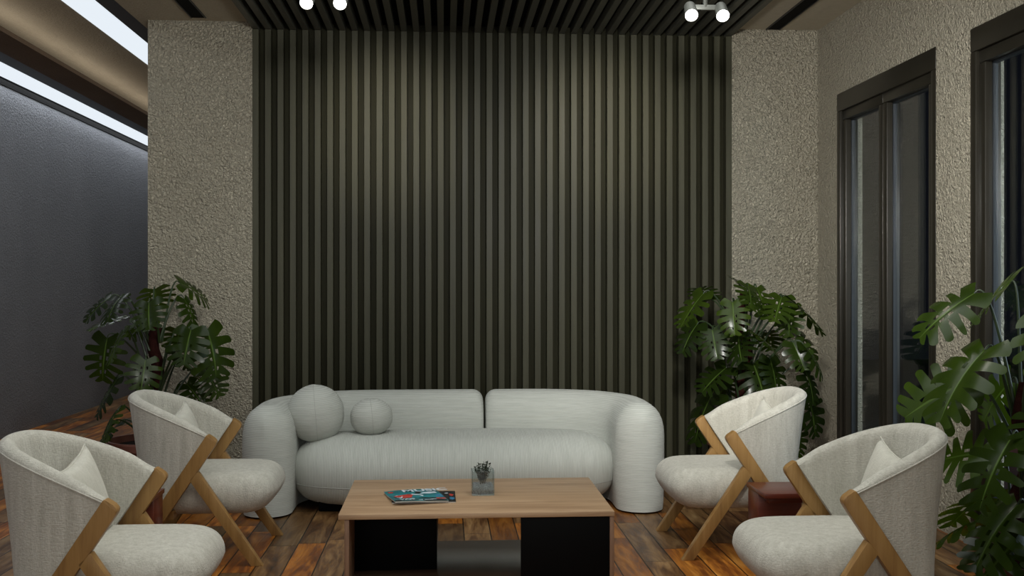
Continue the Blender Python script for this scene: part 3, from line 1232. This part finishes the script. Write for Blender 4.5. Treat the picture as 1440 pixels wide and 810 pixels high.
chair_spots = [
    ((1.205, 5.515), PI, 'cream armchair right of the sofa, beside the red-brown side table', 'pale scatter pillow in the armchair right of the sofa'),
    ((1.205, 3.975), PI, 'cream armchair in the near right corner, beside the windows and big plant', 'pale scatter pillow in the near right armchair beside the windows'),
    ((-0.905, 5.545), 0, 'cream armchair left of the sofa, in front of the potted plant', 'pale scatter pillow in the armchair left of the sofa'),
    ((-0.905, 3.985), 0, 'cream armchair in the near left corner of the room', 'pale scatter pillow in the near left corner armchair'),
]
proto = None
for (x, y), rz, lab, plab in chair_spots:
    if proto is None:
        c = proto = make_chair(lab)
    else:
        c = dup(proto)
        c['label'] = lab
    c.location = (x, y, 0)
    c.rotation_euler = (0, 0, rz)
    p = link('scatter_pillow', pillow_bm(), 'pillow', angle=None)
    tag(p, plab, 'pillow', 'pillows in the armchairs')
    link('piping', pillow_piping(), 'pillow', p, angle=None)
    far = 1 if rz > 1 else -1          # both pillows raise the corner away from the camera
    loc = Vector((-0.475 if rz > 1 else -0.405, 0, 0.562))
    R = Matrix.Rotation(rz, 4, 'Z')
    p.matrix_world = Matrix.Translation((x, y, 0)) @ R @ Matrix.Translation(loc) @ Matrix.Rotation(-far * 0.17, 4, 'X') @ Matrix.Rotation(-0.26, 4, 'Y')

# ------------------------------------------------------------------ side tables
for (x, y), lab, sgn in (((1.465, 4.79), 'red-brown wooden side table between the two right armchairs', 1), ((-1.31, 4.81), 'red-brown wooden side table between the two left armchairs', -1)):
    t = thing('side_table', lab, 'side table', (x + sgn * 0.16, y + 0.15, 0), 0, 'side tables between armchairs')
    link('tabletop', box((-0.16, -0.15, 0.378), (0.16, 0.15, 0.40), 0.002), 'redwood', t)
    xa, xb = (-0.153, 0.055) if sgn > 0 else (-0.055, 0.153)
    link('pedestal', box((xa, -0.02, 0.0), (xb, 0.145, 0.378), 0.002), 'redwood', t)
    link('rail', box((xa + 0.03, -0.09, 0.345), (xb - 0.02, -0.02, 0.378), 0.002), 'redwood', t)


# ------------------------------------------------------------------ monstera plants
def leaf_bm(L, W, seed):
    """heart shaped split leaf; y runs from stalk to tip, x across"""
    r = random.Random(seed)
    bm = bmesh.new()
    uvl = bm.loops.layers.uv.new('UVMap')
    fold = r.uniform(0.05, 0.25)
    droop = r.uniform(0.25, 0.5)
    wave = r.uniform(0, 6)

    def wid(t):
        return W / 2 * (max(0, math.sin(PI * min(1, (t * 0.86 + 0.14))) ** 0.62))

    def pos(side, t, s):
        # lateral lines sweep backwards near the stalk, forwards near the tip
        w = wid(t)
        ang = -0.85 + 1.75 * t ** 0.75
        x = w * s * math.cos(ang * 0.75)
        y = t * L * 0.92 + w * s * math.sin(ang) * 0.75 + 0.08 * L * t + 0.10 * w * s * s * t
        lob = 0.0
        z = fold * x - droop * (x * x) / W * 1.5 - droop * 0.55 * (y * abs(y)) / L + 0.018 * L * math.sin(9 * t + wave + side) * s * s
        return Vector((side * x, y, z))

    cache = {}

    def vert(side, t, s):
        if s < 1e-6:
            key = ('m', round(t, 5))
        else:
            key = (side, round(t, 5), round(s, 5))
        if key not in cache:
            v = bm.verts.new(pos(side, t, s))
            cache[key] = (v, 0.5 + side * s * 0.5, t)
        return cache[key]

    NF, NU, NS = 6, 4, 10
    for side in (-1, 1):
        edges = [0.0]
        for k in range(NF):
            edges.append(edges[-1] + (1.0 + r.uniform(-0.2, 0.2)) * (1.25 if k == 0 else (0.9 if k < NF - 1 else 0.8)))
        edges = [e / edges[-1] for e in edges]
        for k in range(NF):
            t0, t1 = edges[k], edges[k + 1]
            s0 = r.uniform(0.22, 0.38)
            g0 = 0.29 * r.uniform(0.7, 1.25)
            slit0 = k > 0 and not (k == NF - 1 and r.random() < 0.4)
            slit1 = k < NF - 1
            tip = r.uniform(0.93, 1.0)
            rows = []
            for j in range(NS + 1):
                s = j / NS * tip
                m = max(0, (s - s0) / (1 - s0)) ** 0.6
                m = m * g0 if s > s0 else 0
                row = []
                for i in range(NU + 1):
                    u = i / NU
                    a = m if slit0 else 0
                    b = m if slit1 else 0
                    uu = a + u * (1 - a - b)
                    t = t0 + (t1 - t0) * uu
                    sq = s
                    if j == NS:
                        sq = s * (1 - 0.06 * (2 * u - 1) ** 2)
                    row.append(vert(side, t, sq))
                rows.append(row)
            hole = r.random() < 0.6 and 0 < k < NF - 1
            for j in range(NS):
                for i in range(NU):
                    if hole and j == 1 and i in (1, 2):
                        continue
                    q = [rows[j][i], rows[j][i + 1], rows[j + 1][i + 1], rows[j + 1][i]]
                    vs = []
                    for v in q:
                        if v[0] not in [x[0] for x in vs]:
                            vs.append(v)
                    if len(vs) < 3:
                        continue
                    if side < 0:
                        vs = vs[::-1]
                    try:
                        f = bm.faces.new([v[0] for v in vs])
                    except ValueError:
                        continue
                    for lp, v in zip(f.loops, vs):
                        lp[uvl].uv = (v[1], v[2])
    return bm


def monstera(loc, label, spec, seed, size, pot=(0.24, 0.36), pole_h=0.85, tilt=1.0):
    r = random.Random(seed)
    t = thing('monstera_plant', label, 'plant', (loc[0], loc[1], 0), 0, 'potted monstera plants')
    R0, PH = pot
    prof = [(0, 0), (R0 * 0.72, 0), (R0 * 0.76, 0.01), (R0 * 0.94, PH - 0.06), (R0 * 0.95, PH - 0.055), (R0, PH - 0.05), (R0 * 1.01, PH - 0.01), (R0 * 0.99, PH), (R0 * 0.93, PH), (R0 * 0.9, PH - 0.05), (0, PH - 0.05)]
    p = link('pot', add_lathe(bmesh.new(), prof, 48), 'pot', t)
    bm = bmesh.new()
    bmesh.ops.create_grid(bm, x_segments=1, y_segments=1, size=0.001)
    bm.clear()
    add_lathe(bm, [(0, PH - 0.03), (R0 * 0.5, PH - 0.033), (R0 * 0.9, PH - 0.042), (R0 * 0.9, PH - 0.049), (0, PH - 0.049)], 36)
    link('soil', bm, 'soil', p)
    bm = bmesh.new()
    pts = [(0.02 * math.sin(k * 1.3), 0.015 * math.cos(k * 1.7), PH - 0.04 + (pole_h) * k / 10) for k in range(11)]
    add_tube(bm, pts, [0.042 - 0.0006 * k for k in range(11)], 14)
    link('moss_pole', bm, 'pole', t)
    top = PH - 0.04 + pole_h
    for i, (dx, z, tx, tz, k) in enumerate(spec):
        pl = math.hypot(tx, tz)
        L = max(size * r.uniform(0.86, 1.1), pl * 1.06)
        dep = math.sqrt(max(0.0, L * L - pl * pl))
        if k < 0:
            by, ty = r.uniform(-0.28, -0.12), -dep * min(1.0, abs(k) + 0.1)
        elif k > 0:
            by, ty = r.uniform(0.08, 0.22), dep * k * 0.8
        else:
            by, ty = r.uniform(-0.14, 0.10), -dep * 0.55 * r.uniform(0.6, 1.2)
        base = Vector((dx, by, z))
        d = Vector((tx, ty, tz)).normalized()
        W = L * r.uniform(1.05, 1.3)
        up = Vector((tx * 1.2, -0.32, 0.8))
        up = (up - d * up.dot(d)).normalized()
        up = Matrix.Rotation(r.uniform(-0.6, 0.6), 3, d) @ up
        xax = d.cross(up).normalized()
        mat = Matrix((xax, d, up)).transposed().to_4x4()
        lf = link('leaf', leaf_bm(L, W, seed * 100 + i), 'leaf', t, angle=None)
        LM = Matrix.Translation(base) @ mat
        lf.matrix_local = LM
        # stalk from the pole up to the leaf base (in leaf-local space)
        h0 = max(PH - 0.03, min(top - 0.1, z - r.uniform(0.22, 0.42)))
        a = Vector((math.copysign(0.03, dx) if abs(dx) > .02 else 0.0, -0.03 if by < 0 else 0.03, h0))
        horiz = Vector((dx, by, 0))
        pts = bez(a, a + horiz * 0.25 + Vector((0, 0, max(0.05, (z - h0) * 0.6))), base - d * 0.06 + Vector((0, 0, 0.05)), base, 14)
        inv = LM.inverted()
        bm = bmesh.new()
        add_tube(bm, [inv @ q for q in pts], [0.0085 - 0.00035 * q for q in range(15)], 7)
        link('stalk', bm, 'stalk', lf)
    return t


SPEC_L = [(-0.28, 1.28, -0.15, -0.11, 0), (-0.16, 1.28, -0.06, -0.1, -1), (0.03, 1.25, 0.03, -0.14, -1), (0.1, 1.37, 0.16, -0.08, 1), (0.18, 1.27, 0.1, -0.15, 0), (-0.2, 1.15, -0.14, -0.04, 0), (-0.14, 1.07, -0.07, -0.16, -1), (-0.31, 1.02, -0.04, -0.25, 0), (0.27, 1.08, -0.02, -0.18, -1), (0.35, 1.08, 0.1, -0.26, 0), (0.12, 1.07, -0.04, -0.09, 1), (0.12, 0.96, 0.13, -0.1, 0), (0.01, 0.9, 0.0, -0.17, -1), (-0.21, 0.77, -0.14, -0.2, 0), (-0.17, 0.82, 0.04, -0.13, 1), (0.29, 0.82, 0.1, -0.16, 0), (0.17, 0.72, 0.11, -0.11, 0), (0.15, 0.87, 0.06, -0.09, 1), (-0.17, 0.59, -0.07, -0.12, -0.5), (-0.25, 0.47, -0.08, -0.07, 0), (-0.2, 0.5, -0.07, -0.14, -0.5), (-0.06, 1.33, -0.04, -0.08, 1), (-0.05, 1.15, -0.08, -0.06, 0)]
SPEC_R = [(-0.25, 1.3, -0.18, -0.18, 0), (-0.2, 1.26, -0.04, 0.09, 1), (-0.15, 1.25, -0.02, -0.18, -1), (-0.02, 1.35, -0.01, -0.11, -1), (0.05, 1.34, 0.05, 0.03, 1), (0.07, 1.34, 0.03, -0.11, 0), (0.2, 1.28, -0.09, -0.13, -1), (0.26, 1.27, 0.24, -0.17, 0), (0.27, 1.21, -0.04, -0.11, 0), (-0.33, 1.1, -0.12, -0.14, 0), (-0.25, 1.07, -0.0, -0.16, -1), (-0.07, 1.03, -0.06, -0.11, -1), (-0.02, 1.05, 0.09, -0.05, -0.5), (0.3, 1.1, 0.22, -0.19, 0), (0.32, 0.98, 0.15, -0.16, -0.5), (0.26, 0.99, 0.05, -0.16, -1), (0.18, 1.04, 0.06, -0.07, 1), (-0.14, 0.82, -0.17, -0.12, 0), (0.02, 0.85, 0.04, -0.18, -1), (0.13, 0.88, 0.03, -0.17, -0.5), (-0.17, 0.69, -0.21, -0.31, 0), (0.23, 0.8, -0.03, -0.12, 1), (0.36, 0.82, 0.06, -0.16, 0), (0.41, 0.66, 0.07, -0.27, 0), (0.38, 0.42, 0.02, -0.19, 0), (-0.11, 0.72, 0.02, -0.09, 1)]
SPEC_N = [(-0.06, 1.23, -0.05, -0.19, -1), (-0.13, 1.32, -0.23, -0.14, 0.5), (-0.17, 1.09, -0.25, -0.21, 0), (-0.15, 0.94, -0.19, -0.12, 0.7), (-0.18, 0.77, -0.18, -0.23, -0.3), (-0.05, 0.84, -0.08, -0.09, -1), (-0.06, 0.76, -0.04, -0.14, -1), (-0.08, 0.66, -0.15, -0.03, 1), (-0.11, 0.49, -0.23, -0.18, -0.3), (-0.1, 0.36, -0.19, -0.1, -0.5), (-0.08, 0.34, -0.02, -0.14, -1), (-0.04, 0.52, 0.01, -0.09, -1), (-0.02, 1.36, -0.04, -0.09, 1), (0.01, 1.28, -0.01, -0.15, -1), (0.02, 1.24, 0.05, -0.17, -0.6), (0.03, 1.01, 0.04, -0.13, -0.6), (0.01, 0.66, 0.05, -0.15, -0.5), (-0.01, 0.32, -0.03, -0.15, -1), (-0.07, 0.49, -0.07, -0.11, 0.8), (-0.05, 0.38, -0.15, -0.07, 0.6), (0.0, 0.95, -0.08, -0.14, 0.8)]

monstera((-1.824, 6.9), 'potted monstera standing against the left stucco pier behind the left armchairs', SPEC_L, 11, 0.215, (0.30, 0.385), 0.75)
monstera((1.969, 6.9), 'potted monstera on a moss pole between the sofa and the right stucco pier', SPEC_R, 23, 0.215, (0.24, 0.36), 0.98)
monstera((2.365, 4.2), 'large leafy monstera in the near right foreground in front of the window', SPEC_N, 37, 0.27, (0.19, 0.24), 0.75)
